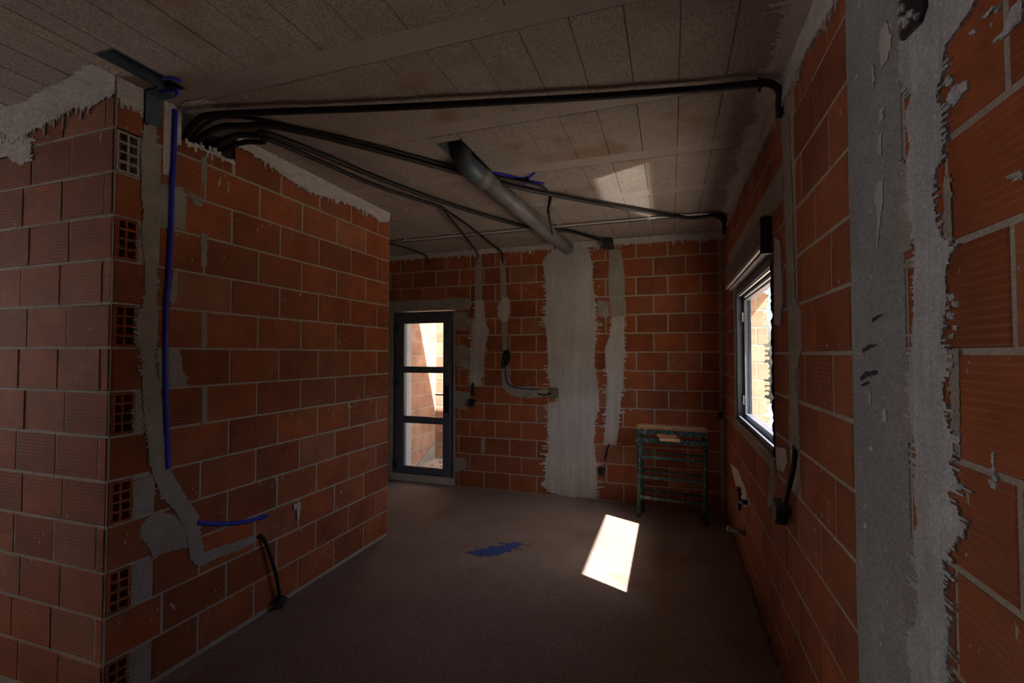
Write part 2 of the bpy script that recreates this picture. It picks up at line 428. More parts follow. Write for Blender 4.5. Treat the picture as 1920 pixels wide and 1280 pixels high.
for pts in ([(1783, 175), (1797, 158), (1820, 152), (1818, 165), (1805, 185), (1795, 198), (1780, 196)], [(1776, 150), (1784, 140), (1791, 146), (1788, 158), (1776, 160)],
            [(1822, 60), (1832, 53), (1838, 58), (1826, 66)], [(1866, 80), (1888, 55), (1898, 35), (1905, 12), (1925, -10), (1925, 35), (1905, 50), (1890, 68)],
            [(1870, 22), (1880, 10), (1885, 3), (1876, 22)], [(1849, 30), (1868, 10), (1872, 12), (1856, 32)], [(1905, 325), (1925, 318), (1925, 336), (1910, 336)],
            [(1868, 850), (1871, 848), (1872, 900), (1873, 914), (1866, 915), (1868, 890)],
            [(1779, 555), (1795, 550), (1796, 560), (1784, 564)], [(1790, 565), (1802, 565), (1802, 575), (1793, 574)], [(1780, 585), (1790, 585), (1796, 598), (1782, 596)], [(1795, 610), (1800, 610), (1800, 618), (1796, 618)], [(1782, 628), (1795, 624), (1793, 633), (1783, 634)]):
    patch(FR, pts, 'plaster_grey', wr, 'plaster_blob', .0055, .004, .005)
# plaster fillet where wall meets ceiling
patch(FR, [(.3, 2.72), (.3, ZC), (YB, ZC), (YB, 2.745), (4.3, 2.74), (3.5, 2.735), (2.8, 2.72), (2.0, 2.70), (1.65, 2.66)], 'smear', wr, 'plaster_fillet', .012, .022, raw=True, vert=True)
# recessed box high in the plaster
bt = thing('wall_box', 'black recessed wall box with plaster crumbs, high in the grey plaster strip', 'electrical box', FR.P(*FR.U(1728, 40)))
a0, b0 = FR.U(1752, 40); a1, _ = FR.U(1707, 40)
bx0, bx1 = 2.262, 2.42
bm = bmesh.new()
Q = [FR.U(1706, 74), (a1, 2.46), (a0 - .005, 2.46), FR.U(1750, 10), FR.U(1740, 40)]
top = [bm.verts.new(FR.P(*p, .0165)) for p in Q]; bot = [bm.verts.new(FR.P(*p, -.01)) for p in Q]
bm.faces.new(top); [bm.faces.new((top[i], bot[i], bot[(i + 1) % 5], top[(i + 1) % 5])) for i in range(5)]
obj('box_body', bm, 'black_plastic', bt)
for pts in ([(1712, 28), (1718, 26), (1720, 45), (1714, 50)], [(1722, 18), (1734, 14), (1732, 26), (1722, 30)], [(1734, 26), (1742, 22), (1738, 34)], [(1709, 8), (1714, 2), (1714, 20)], [(1718, 36), (1726, 34), (1724, 40)]):
    patch(FR, pts, 'plaster_grey', bt, 'plaster_crumb', .021, .003, .008, base=.014)
localize(bt)

# ------------------------------------------------------------------ BACK WALL
wb = struct('wall_back')
DX0, DX1, DZ1 = -3.36, -2.47, 2.115
bm = bmesh.new()
box(bm, -6.2, DX0, YB, YB + .2, -.1, ZC); box(bm, DX1, XR + T, YB, YB + .2, -.1, ZC); box(bm, DX0, DX1, YB, YB + .2, DZ1, ZC)
obj('mortar_bed', bm, 'mortar', wb)
rows = []
for k in range(-8, 7):
    b0, b1 = 1.595 + .2 * (k - 1), 1.595 + .2 * k
    if b1 < .03: continue
    b0 = max(b0, 0); b1 = min(b1, 2.77)
    off = -.022 if k % 2 == 0 else .157
    rows.append((b0, b1, joints(off, .3205, -3.9, XR - .012)))
lay(FB, wb, rows, [(DX0 - .02, DX1 + .01, -1, DZ1 + .01), (DX0 - .4, -2.30, 2.12, 2.235)])
patch(FB, [(-3.9, 2.12), (-3.9, 2.235), (-2.32, 2.25), (-2.24, 2.20), (-2.27, 2.105), (-2.46, 2.11)], 'mortar_patch', wb, 'lintel', .005, .006, raw=True, label='grey mortar lintel above the glazed door')
patch(FB, [(-3.9, 2.76), (-3.9, ZC), (XR, ZC), (XR, 2.735), (.2, 2.75), (-.5, 2.755), (-1.5, 2.765), (-2.6, 2.77)], 'smear', wb, 'plaster_fillet', .010, .016, raw=True, vert=True)
patch(FB, [(1042, 462), (1030, 476), (1018, 490), (1022, 522), (1025, 560), (1020, 600), (1027, 640), (1027, 690), (1030, 722), (1047, 728), (1047, 750), (1028, 756), (1027, 800), (1029, 840), (1022, 862), (1022, 900), (1014, 906), (1030, 922), (1060, 930), (1118, 933),
           (1121, 900), (1118, 868), (1113, 830), (1116, 790), (1124, 765), (1120, 715), (1114, 680), (1118, 620), (1117, 570), (1110, 530), (1110, 490), (1104, 468), (1092, 456), (1060, 455)], 'plaster', wb, 'plaster_strip', .007, .024, .010, label='white plaster strip running from ceiling to floor')
patch(FB, [(1148, 594), (1170, 592), (1172, 660), (1167, 720), (1161, 790), (1156, 834), (1132, 832), (1135, 790), (1139, 730), (1134, 655), (1143, 630)], 'plaster', wb, 'plaster_strip', .007, .018, .010, label='narrow white plaster strip over the right channel')
patch(FB, [(1142, 468), (1165, 468), (1170, 520), (1174, 592), (1146, 594), (1142, 540)], 'mortar_patch', wb, 'mortar_channel', .004, .008)
patch(FB, [(1122, 562), (1138, 566), (1143, 590), (1136, 597), (1122, 590)], 'mortar_patch', wb, 'mortar_patch', .005, .01)
patch(FB, [(890, 563), (906, 562), (910, 600), (916, 622), (909, 660), (905, 700), (899, 724), (881, 722), (882, 680), (885, 620), (890, 595)], 'plaster', wb, 'plaster_strip', .007, .018, .010, label='narrow white plaster strip beside the door')
patch(FB, [(893, 478), (904, 478), (904, 563), (890, 563)], 'mortar_patch', wb, 'mortar_channel', .004, .005)
patch(FB, [(938, 485), (947, 485), (950, 560), (940, 560)], 'mortar_patch', wb, 'mortar_channel', .004, .005)
patch(FB, [(943, 560), (953, 557), (956, 578), (952, 600), (944, 604), (934, 592), (935, 575)], 'plaster', wb, 'plaster_patch', .007, .010, .012)
patch(FB, [(941, 604), (951, 604), (951, 665), (943, 665)], 'mortar_patch', wb, 'mortar_channel', .004, .004)
patch(FB, [(940, 665), (951, 668), (953, 710), (965, 726), (1000, 731), (1028, 730), (1028, 742), (990, 746), (960, 742), (943, 728), (941, 700)], 'mortar_patch', wb, 'mortar_channel', .005, .008)
for pts in ([(854, 585), (876, 586), (882, 602), (876, 620), (856, 618)], [(855, 648), (872, 646), (880, 660), (878, 690), (856, 688)], [(855, 732), (880, 736), (885, 752), (874, 768), (855, 764)], [(852, 856), (874, 860), (873, 878), (852, 886)]):
    patch(FB, pts, 'mortar_patch', wb, 'mortar_patch', .006, .016)
patch(FB, [(903, 818), (910, 820), (908, 848), (902, 848)], 'mortar_patch', wb, 'mortar_patch', .005, .006)
# torn channel and bare junction hole
patch(FB, [(944, 656), (956, 657), (957, 676), (948, 690), (941, 684)], 'foam', wb, 'chiselled_hole', .0065, .008, .01)
patch(FB, [(1029, 727), (1046, 726), (1047, 746), (1029, 747)], 'box_front', wb, 'wall_socket_recess', .0085, .004, .01, label='square brown recess cut beside the white strip')
# mortar down the right corner
patch(FB, [(.463, .02), (.463, 2.74), (XR - .002, 2.74), (XR - .002, .02)], 'mortar_patch', wb, 'corner_mortar', .006, .004, raw=True)

# ------------------------------------------------------------------ LEFT WALL (brick box of the next room)
wlft = struct('wall_left')
GZ = 2.665
bm = bmesh.new()
box(bm, -6.2, XL, YN, Y1, -.1, 2.60)
box(bm, -6.2, XL - .10, YN, 1.50, 2.60, ZC)
for a0, a1, zt in ((YN, 1.515, ZC), (1.515, 1.60, 2.69), (1.60, 1.70, ZC), (1.70, 2.015, GZ), (2.015, Y1, ZC)):
    box(bm, XL - .10, XL, a0, a1, 2.60, zt)
box(bm, -6.2, XL - .10, Y1 - .1, Y1, 2.60, ZC)
obj('mortar_bed', bm, 'mortar', wlft)
rows = []
ENDS = []
for k in range(-8, 8):
    b0, b1 = 1.60 + .1975 * (k - 1), 1.60 + .1975 * k
    if b1 < .03: continue
    b0 = max(b0, 0); b1 = min(b1, ZC - .01)
    if k % 2:                                   # header with its cells showing at the corner
        js = joints(1.837, .349, 1.60, Y1); ENDS.append((b0, b1))
    else: js = joints(2.0, .349, YN + .001, Y1)
    rows.append((b0, b1, js))
gap = (1.70, 2.015, GZ, 3); notch = (1.515, 1.60, 2.69, 3)
lay(FL, wlft, rows, [gap, notch], mj=.0055)
# cellular brick ends
def cell_end(b0, b1, clog=False):
    w = .095; a0 = YN + .006; h = b1 - b0 - .012; z = b0 + .006
    bm = bmesh.new(); t = .009; cw = (w - 3 * t) / 2; ch = (h - 5 * t) / 4
    d0, d1 = -.045, .003
    def bb(aa, ab, ba, bb_, da, db):
        p, q = FL.P(aa, ba, da), FL.P(ab, bb_, db)
        box(bm, min(p.x, q.x), max(p.x, q.x), min(p.y, q.y), max(p.y, q.y), min(p.z, q.z), max(p.z, q.z))
    for i in range(3): bb(a0 + i * (cw + t), a0 + i * (cw + t) + t, z, z + h, d0, d1)
    for j in range(5):
        for i in range(2): bb(a0 + t + i * (cw + t), a0 + t + i * (cw + t) + cw, z + j * (ch + t), z + j * (ch + t) + t, d0, d1)
    bb(a0, a0 + w, z, z + h, d0 - .01, d0)
    return bm
# recess behind the cells: dark clay box standing proud of the mortar core
for i, (b0, b1) in enumerate(ENDS):
    if b1 - b0 < .1: continue
    top = b1 > 2.5 and b1 < 2.7
    bm = cell_end(b0, b1)
    for v in bm.verts: v.co.x += .0
    obj('cellular_brick_end', bm, 'mortar' if top else 'brick', wlft)
# cut the mortar core open behind the cells
core = [o for o in wlft.children if o.name.startswith('mortar_bed')][0]
bm = bmesh.new()
ys, ye = YN + .004, YN + .103
box(bm, -6.2, XL - .06, YN + .0, Y1, -.1, 2.60)
box(bm, XL - .06, XL, ye, Y1, -.1, 2.60); box(bm, XL - .06, XL, YN, ys, -.1, 2.60)
zs = [(-.1, ENDS[0][0])] + [(ENDS[i][1], ENDS[i + 1][0]) for i in range(len(ENDS) - 1) if ENDS[i + 1][0] < 2.6]
for za, zb in zs:
    if zb > za: box(bm, XL - .06, XL, ys, ye, za - .003, min(zb + .003, 2.6))
box(bm, -6.2, XL - .10, YN, 1.50, 2.60, ZC)
for a0, a1, zt in ((YN, 1.515, ZC), (1.515, 1.60, 2.69), (1.60, 1.70, ZC), (1.70, 2.015, GZ), (2.015, Y1, ZC)):
    box(bm, XL - .10, XL, a0, a1, 2.60, zt)
box(bm, -6.2, XL - .10, Y1 - .1, Y1, 2.60, ZC)
me = bpy.data.meshes.new('mortar_bed'); bmesh.ops.recalc_face_normals(bm, faces=bm.faces); bm.to_mesh(me); bm.free(); me.materials.append(MATS['mortar']); core.data = me
# patches
P_ = lambda pts, m='mortar_patch', n='mortar_patch', **k: patch(FL, pts, m, wlft, n, **k)
for b0, b1 in ENDS:
    if b1 < 2.75 and b1 - b0 > .1: P_([(1.508, b0 + .01), (1.508, b1 - .01), (1.60, b1 - .01), (1.60, b0 + .01)], raw=True, th=.004, jag=.006)
P_([(284, 228), (268, 240), (262, 290), (264, 340), (262, 372), (268, 395), (262, 440), (270, 490), (270, 560), (252, 600), (256, 640), (264, 680), (266, 760), (276, 830), (282, 880), (300, 930), (326, 955), (342, 985), (350, 1010), (356, 1050), (372, 1062), (382, 1050), (374, 1000), (370, 965), (350, 935), (322, 890), (308, 850), (302, 760), (300, 730), (290, 690), (286, 640), (292, 580), (293, 500), (290, 430), (294, 340), (290, 290), (292, 235)], n='mortar_channel', jag=.007, th=.008)
P_([(262, 985), (280, 965), (300, 960), (325, 965), (345, 990), (352, 1025), (310, 1035), (286, 1048), (276, 1020), (262, 1005)], jag=.012, th=.006)
P_([(372, 1038), (400, 1028), (440, 1015), (480, 1002), (482, 1012), (450, 1030), (400, 1048), (376, 1062)], n='mortar_channel', jag=.008, th=.006)
P_([(292, 342), (342, 352), (348, 378), (346, 430), (292, 420)], jag=.005)
P_([(352, 358), (378, 372), (376, 388), (362, 382)], jag=.005)
P_([(292, 650), (335, 655), (340, 690), (350, 722), (300, 728)], jag=.008)
P_([(326, 505), (332, 505), (330, 560), (322, 572), (315, 560)], jag=.004)
for x, ya, yb in ((381, 588, 650), (381, 725, 793), (381, 293, 343), (381, 438, 500)):
    P_([(x - 4, ya), (x + 6, ya), (x + 6, yb), (x - 4, yb)], jag=.002, th=.005)
# small clip hanging on the wall
P_([(549, 945), (561, 942), (561, 952), (559, 972), (555, 974), (554, 955), (549, 955)], 'plaster', 'plaster_blob', jag=.003, th=.012)
# plaster at the top
P_([(2.02, 2.80), (2.02, 2.77), (2.2, 2.75), (2.45, 2.70), (2.62, 2.69), (2.9, 2.72), (3.1, 2.735), (3.3, 2.73), (3.42, 2.70), (3.55, 2.74), (Y1, ZC), (2.02, ZC)], 'smear', 'plaster_fillet', raw=True, vert=True, jag=.014, th=.010)
P_([(YN, 2.72), (YN, ZC), (1.515, ZC), (1.515, 2.70), (1.47, 2.71)], 'smear', 'plaster_fillet', raw=True, vert=True, jag=.02, step=.012, th=.006)
P_([(1.61, 2.45), (1.61, 2.81), (1.70, 2.81), (1.695, 2.64), (1.66, 2.6), (1.64, 2.46)], 'smear', 'plaster_fillet', raw=True, vert=True, jag=.02, step=.012, th=.005)
P_([(1.72, 2.650), (1.72, 2.672), (1.85, 2.67), (2.01, 2.672), (2.01, 2.650), (1.86, 2.655)], 'smear', 'plaster_fillet', raw=True, vert=True, jag=.018, step=.012, th=.005)

# face of the same wall that looks toward the camera
wn_ = struct('wall_near_left')
rows = []
for k in range(-8, 8):
    b0, b1 = 1.60 + .1975 * (k - 1), 1.60 + .1975 * k
    if b1 < .03: continue
    b0 = max(b0, 0); b1 = min(b1, ZC - .012)
    if k % 2: js = joints(-2.645, .297, -3.85, XL - .002)
    else: js = joints(-2.407, .297, -3.85, XL - .002) 
    rows.append((b0, b1, js))
lay(FN, wn_, rows, mj=.0055)
patch(FN, [(-3.85, 2.71), (-3.85, ZC), (XL, ZC), (XL, 2.74), (-2.40, 2.735), (-2.5, 2.70), (-2.62, 2.715), (-2.8, 2.68), (-2.95, 2.66), (-3.1, 2.62), (-3.2, 2.70)], 'smear', wn_, 'plaster_fillet', .008, .03, .008, raw=True, vert=True)
patch(FN, [(0, 262), (25, 258), (62, 262), (60, 300), (40, 310), (15, 295), (0, 300)], 'smear', wn_, 'plaster_patch', .006, .02, .008)

# ------------------------------------------------------------------ shell out of view
w = struct('wall_rear'); bm = bmesh.new()
box(bm, -6.2, XR + T, -3.7, -3.5, -.1, ZC)
obj('mortar_bed', bm, 'brick', w)
w = struct('wall_far_left'); obj('mortar_bed', B_(-6.4, -6.2, YN, YB + .2, -.1, ZC), 'brick', w)
w = struct('wall_west'); bm = bmesh.new()
box(bm, -6.4, -6.2, -3.5, -.5, -.1, ZC); box(bm, -6.4, -6.2, 1.34, YN, -.1, ZC); box(bm, -6.4, -6.2, -.5, 1.34, 2.6, ZC); box(bm, -6.4, -6.2, -.5, 1.34, -.1, .8)
obj('mortar_bed', bm, 'brick', w)

# ------------------------------------------------------------------ FLOOR
fl = struct('floor')
obj('screed', B_(-6.2, XR, -3.5, YB + .02, -.1, 0), 'floor', fl)
bl = patch(FF, [(-1.42, 3.42), (-1.30, 3.50), (-1.22, 3.60), (-1.18, 3.78), (-1.26, 3.76), (-1.33, 3.66), (-1.46, 3.56), (-1.52, 3.46)], 'blue_chalk', fl, 'blue_chalk_smudge', .0015, .03, .012, raw=True, label='blue chalk smudge on the floor', base=-.002)
for i in range(46):
    x, y = random.uniform(-2.2, .4), random.uniform(1.2, 4.9)
    r = random.uniform(.003, .009)
    bm = bmesh.new(); bmesh.ops.create_icosphere(bm, subdivisions=1, radius=r)
    for v in bm.verts: v.co = Vector((v.co.x * random.uniform(.7, 1.3) + x, v.co.y * random.uniform(.7, 1.3) + y, v.co.z * .5 + r * .35))
    o = obj('mortar_crumb', bm, 'mortar', fl)
# dirt heaped along the foot of the right wall
patch(FR, [(.4, 0), (.4, .02), (2.0, .03), (3.0, .02), (YB, .02), (YB, 0)], 'floor', fl, 'dirt_line', .02, .012, .012, raw=True, vert=True)

# ------------------------------------------------------------------ CEILING
ce = struct('ceiling')
H1 = (-2.26, -2.145, 1.265, 1.575); H2 = (-1.31, -1.14, 2.46, 2.955)
rc = [(-6.5, 1.5, -3.9, 5.9)]
for h in (H1, H2): rc = subtract(rc, h)
bm = bmesh.new()
for a0, a1, b0, b1 in rc: box(bm, a0, a1, b0, b1, ZC + .006, ZC + .25)
obj('slab', bm, 'block', ce)
S_ = [(.86, .98), (1.555, 1.685), (2.265, 2.385), (2.955, 3.08), (3.69, 3.815), (4.395, 4.52)]
beams = [(-.56, -.44), (.15, .27)] + S_ 
for b0, b1 in beams:
    rc = [(-6.2, XR, b0, b1)]
    for h in (H1, H2): rc = subtract(rc, h)
    bm = bmesh.new()
    for r in rc: box(bm, *r, ZC - .0005, ZC + .05)
    obj('ceiling_beam', bm, 'beam', ce)
edges = [b for b in beams] + [(5.10, 5.2)]
rows = []
for (p0, p1), (q0, q1) in zip(edges, edges[1:]):
    if p1 < .2: continue
    rows.append((p1 - .001, q0 + .001, joints(.048, .199, -3.6, XR)))
lay(FC, ce, rows, [H1, H2], mat='block', name='ceiling_block', jit=.0012, mj=.0016)
# linings of the two openings
def lining(h, nm, lab):
    a0, a1, b0, b1 = h; t = .006; bm = bmesh.new()
    box(bm, a0, a1, b0, b0 + t, ZC - .002, ZC + .25); box(bm, a0, a1, b1 - t, b1, ZC - .002, ZC + .25)
    box(bm, a0, a0 + t, b0 + t, b1 - t, ZC - .002, ZC + .25); box(bm, a1 - t, a1, b0 + t, b1 - t, ZC - .002, ZC + .25)
    box(bm, a0, a1, b0, b1, ZC + .25, ZC + .26)
    obj(nm, bm, 'metal_sheet', ce, label=lab)
lining(H1, 'opening_lining', 'dark lined opening in the ceiling over the wall corner'); lining(H2, 'opening_lining', 'dark lined opening in the ceiling around the grey pipe')
# plaster dragged over the ceiling along the right wall
Lc = [(1484, -20), (1478, 10), (1464, 40), (1462, 70), (1450, 95), (1447, 115), (1430, 130), (1428, 150), (1418, 170), (1412, 200), (1424, 225), (1396, 240), (1388, 262), (1392, 280), (1377, 292), (1386, 320), (1362, 345), (1366, 372), (1352, 395), (1350, 425)]
pts = [FC.U(*p) for p in Lc] + [(XR, 5.1), (XR, FC.U(1484, -20)[1] - .5)]
patch(FC, pts, 'smear', ce, 'plaster_smear', .005, .04, .008, raw=True)
patch(FC, [(203, 130), (170, 118), (150, 128), (120, 150), (80, 165), (60, 190), (20, 205), (0, 195), (-60, 210), (-60, 240), (0, 225), (60, 205), (120, 180), (180, 155), (212, 150)], 'smear', ce, 'plaster_smear', .005, .03, .008)
# blue chalk cross
for pts in ([(905, 318), (945, 324), (985, 335), (1022, 341), (1020, 345), (980, 340), (945, 328), (905, 321)], [(1003, 322), (995, 325), (985, 332), (978, 345), (984, 346), (990, 336), (1003, 325)], [(965, 331), (990, 330), (992, 343), (966, 338)]):
    patch(FC, pts, 'blue_tube', ce, 'blue_chalk_stroke', .004, .003, label='blue paint stroke by the pipe opening')
for x in range(1168, 1206, 8):
    patch(FC, [(x, 437), (x + 5, 436), (x + 5, 440), (x, 440)], 'blue_chalk', ce, 'blue_chalk_stroke', .002, .003)
# patch of mortar over wall top (left)
patch(FC, [(330, 205), (345, 190), (375, 185), (400, 190), (395, 205), (360, 215)], 'smear', ce, 'plaster_smear', .004, .02)

# ------------------------------------------------------------------ DOOR
d1 = struct('door_1')
zz = lambda y, x=792: onY(x, y, YB).z
xx = lambda x, y=740: onY(x, y, YB).x
yf = YB + .012
fx0, fx1, fz1 = -3.335, -2.487, 2.10; fz0 = .085
def fr_box(bm, x0, x1, z0_, z1_, ya, yb, bev=.004): box(bm, x0, x1, ya, yb, z0_, z1_, bev=bev)
gx0, gx1 = xx(756), xx(831)
bm = bmesh.new(); w_ = .055
fr_box(bm, fx0, fx0 + w_, fz0, fz1, yf, yf + .07); fr_box(bm, fx1 - w_, fx1, fz0, fz1, yf, yf + .07)
fr_box(bm, fx0 + w_, fx1 - w_, fz1 - w_, fz1, yf, yf + .07); fr_box(bm, fx0 + w_, fx1 - w_, fz0, fz0 + .03, yf, yf + .07)
obj('door_frame', bm, 'frame', d1)
sx0, sx1, sz0, sz1 = fx0 + w_ - .012, fx1 - w_ + .012, fz0 + .02, fz1 - w_ + .012
zt, zb = zz(605), zz(877)
bm = bmesh.new(); ys_ = yf - .012
fr_box(bm, sx0, gx0, sz0, sz1, ys_, ys_ + .07); fr_box(bm, gx1, sx1, sz0, sz1, ys_, ys_ + .07)
fr_box(bm, gx0, gx1, zt, sz1, ys_, ys_ + .07); fr_box(bm, gx0, gx1, sz0, zb, ys_, ys_ + .07)
obj('sash', bm, 'frame', d1)
for ya, yb in ((688, 698), (782, 793)):
    bm = bmesh.new(); fr_box(bm, gx0, gx1, zz(yb), zz(ya), ys_ + .004, ys_ + .066, .003); obj('glazing_bar', bm, 'frame', d1)
gb = bmesh.new()
for ya, yb in ((605, 688), (698, 782), (793, 877)):
    obj('pane', B_(gx0, gx1, ys_ + .034, ys_ + .040, zz(yb), zz(ya)), 'glass', d1)
    t = .006
    for (x0, x1, za, zb_) in ((gx0, gx0 + t, zz(yb), zz(ya)), (gx1 - t, gx1, zz(yb), zz(ya)), (gx0 + t, gx1 - t, zz(ya) - t, zz(ya)), (gx0 + t, gx1 - t, zz(yb), zz(yb) + t)):
        box(gb, x0, x1, ys_ + .005, ys_ + .031, za, zb_)
obj('gasket', gb, 'frame_black', d1)
hz = zz(742)
bm = B_(xx(834), xx(842), ys_ - .010, ys_, zz(772), zz(722), bev=.003); hd = obj('lock_plate', bm, 'frame_black', d1)
bm = bmesh.new(); hx = xx(837); tube(bm, [(hx, ys_ - .005, zz(738)), (hx, ys_ - .045, zz(738)), (hx - .02, ys_ - .05, zz(738)), (hx - .12, ys_ - .05, zz(738))], .009, 8, 4)
obj('lever', bm, 'frame_black', hd, True)
for y in (615, 717, 870):
    bm = bmesh.new(); tube(bm, [(fx0 + .035, ys_ - .006, zz(y, 740) - .045), (fx0 + .035, ys_ - .006, zz(y, 740) + .045)], .010, 10, 0); box(bm, fx0 + .02, fx0 + .075, ys_ - .008, ys_ + .004, zz(y, 740) - .04, zz(y, 740) + .04)
    obj('hinge', bm, 'frame_black', d1)
obj('threshold', B_(DX0, DX1 - .0, YB - .004, YB + .22, -.02, fz0, bev=.003), 'plaster', d1)
bm = B_(DX0, DX0 + .028, YB + .0, YB + .22, fz0, fz1 + .01); box(bm, DX1 - .012, DX1, YB - .004, YB + .22, fz0, fz1)
obj('jamb_lining', bm, 'mortar', d1)
obj('reveal', B_(DX0 + .0, gx0 - .015, YB + .10, YB + .22, fz0, fz1), 'plaster', d1, label='white outer reveal seen through the left edge of the glass')

# ------------------------------------------------------------------ WINDOW
w1 = struct('window_1')
xf = XR + .012; fd = .10; w_ = .05
y0, y1, zb, zt = WY0 + .015, WY1 - .01, WZ0 + .004, WZ1 - .005
bm = bmesh.new()
box(bm, xf, xf + fd, y0, y0 + w_, zb, zt, bev=.003); box(bm, xf, xf + fd, y1 - w_, y1, zb, zt, bev=.003)
box(bm, xf, xf + fd, y0 + w_, y1 - w_, zt - w_, zt, bev=.003); box(bm, xf + .02, xf + fd - .02, y0 + w_, y1 - w_, zb, zb + .018)
box(bm, xf, xf + .014, y0 + w_, y1 - w_, zb, zb + .036, bev=.002); box(bm, xf + .05, xf + .064, y0 + w_, y1 - w_, zb, zb + .040, bev=.002)
obj('window_frame', bm, 'frame', w1)
sy1 = y1 - w_; sy0 = y0 + w_
bm = bmesh.new(); xs = xf + .045; sw = .065
box(bm, xs, xs + .05, sy1 - sw, sy1, zb + .04, zt - w_, bev=.004); box(bm, xs, xs + .05, sy0, sy0 + .012, zb + .04, zt - w_, bev=.002)
box(bm, xs, xs + .05, sy0 + .012, sy1 - sw, zt - w_ - .05, zt - w_, bev=.004); box(bm, xs, xs + .05, sy0 + .012, sy1 - sw, zb + .04, zb + .058, bev=.002)
obj('sash', bm, 'frame', w1)
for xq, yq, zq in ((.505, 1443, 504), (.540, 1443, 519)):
    p_ = onX(yq, zq, xq); obj('painted_light_slit', B_(xq, xq + .012, y0 + w_, 4.0, p_.z - .006, p_.z + .006), 'rail', w1)  # pale strips whose colour imitates bright slits of light under the window head
obj('pane', B_(xs + .022, xs + .028, sy0 + .008, sy1 - sw + .004, zb + .055, zt - w_ - .045), 'glass', w1)
obj('gasket', B_(xs + .030, xs + .046, sy1 - sw - .010, sy1 - sw + .002, zb + .05, zt - w_ - .05), 'frame_black', w1)
for z in (1.83, 1.17):
    obj('catch', B_(xs - .012, xs + .002, sy1 - .05, sy1 - .02, z, z + .075, bev=.003), 'white_plastic', w1)
obj('sill', B_(XR + .02, XR + T + .05, WY0, WY1, WZ0 - .04, WZ0 + .001, bev=.004), 'plaster', w1)
# black expanding foam in the gap at the near jamb
bm = bmesh.new(); ps = []
z = 1.05
while z < 2.09: ps.append((XR + .001 + random.uniform(-.004, .004), WY0 + .004 + random.uniform(-.003, .003), z)); z += .03
tube(bm, ps, .010, 7, 2)
for i, v in enumerate(bm.verts): v.co += Vector((random.uniform(-.004, .004), random.uniform(-.003, .003), 0))
obj('foam_bead', bm, 'foam', w1)

# shutter box above the window
sb = thing('shutter_box', 'grey-brown roller shutter box with black end cap and pale bottom rail over the window', 'shutter box', (.47, 3.42, 2.13))
obj('front_panel', B_(.447, XR - .001, 2.712, 4.28, 2.14, 2.28, bev=.003), 'box_front', sb)
obj('upper_panel', B_(.462, XR - .001, 2.712, 4.28, 2.283, 2.292, bev=.001), 'mortar_patch', sb)
obj('bottom_rail', B_(.441, .458, 2.712, 4.28, 2.112, 2.139, bev=.003), 'rail', sb)
bm = B_(.443, XR + .005, 2.688, 2.711, 2.085, 2.282, bev=.008); cap = obj('end_cap', bm, 'black_plastic', sb, label='black plastic end cap')
bm = bmesh.new(); tube(bm, [(.478, 2.689, 2.17), (.478, 2.680, 2.17)], .016, 12, 0); tube(bm, [(.478, 2.681, 2.17), (.478, 2.670, 2.17)], .008, 10, 0); obj('axle', bm, 'dark_box', cap)
obj('underside', B_(.460, XR + .06, 2.715, 4.27, 2.100, 2.118), 'box_front', sb)
localize(sb)
for o in sb.children:
    for c_ in o.children: c_.data.transform(Matrix.Translation(-sb.location))

# ------------------------------------------------------------------ OUTSIDE
gr = struct('ground'); obj('earth', B_(-12, 12, -12, 18, -.3, -.1), 'earth', gr)
wq = struct('wall_bounce_helper'); obj('bounce_coat', B_(-10.2, -10, -9, 9, -.2, 5.2), 'bounce_white', wq)  # unseen white wall, added to bounce sunlight in through the west opening
we = struct('wall_courtyard')
XO = -3.6
FO = Face('+x', XO); FP = Face('-y', 6.80)
bm = bmesh.new(); box(bm, XO - .2, XO, YB + .2, 7.0, -.2, 3.3); box(bm, XO, -1.6, 6.80, 7.0, -.2, 3.3); obj('mortar_bed', bm, 'mortar', we)
rows = [(z0_, z0_ + .2, joints(5.5 if i % 2 else 5.67, .34, YB + .22, 6.79)) for i, z0_ in enumerate([-.05 + .2 * k for k in range(14)])]
lay(FO, we, rows, mat='brick_out')
rows = [(z0_, z0_ + .2, joints(-3.45 if i % 2 else -3.3, .16, XO + .01, -2.4)) for i, z0_ in enumerate([-.05 + .2 * k for k in range(14)])]
lay(FP, we, rows, mat='brick_out', mj=.011)
patch(FO, [(6.2, -.1), (6.45, .02), (6.65, .12), (6.78, .17), (6.78, -.1)], 'mortar_patch', we, 'mortar_patch', .012, .03, raw=True)
for i in range(30):
    x, y = random.uniform(-3.45, -2.9), random.uniform(6.1, 6.75); r = random.uniform(.01, .03)
    bm = bmesh.new(); bmesh.ops.create_icosphere(bm, subdivisions=1, radius=r)
    for v in bm.verts: v.co = Vector((v.co.x * random.uniform(.7, 1.3) + x, v.co.y + y, v.co.z * .7 + r * .5 - .1))
    obj('rubble_piece', bm, 'mortar', we)
wp = struct('wall_porch')
YP = 6.0; FQ = Face('-y', YP)
bm = bmesh.new(); box(bm, .3, 1.0, YP, YP + .12, -.2, 2.78); obj('mortar_bed', bm, 'mortar', wp)
rows = []
for k in range(15):
    zb0 = -.12 + .2 * k; e = 1.045 if k % 2 else 1.02
    rows.append((zb0, min(zb0 + .2, 2.8), [.3, .62 if k % 2 else .46, .94 if k % 2 else .78, e + random.uniform(-.01, .012)]))
lay(FQ, wp, rows, mat='brick_out')
for k in range(15):
    for j in range(3):
        zb0 = -.12 + .2 * k + .03 + j * .055
        obj('brick_tooth', B_(.99, 1.045 + random.uniform(.0, .025), YP + .002, YP + .10, zb0, zb0 + .035), 'brick_out', wp)

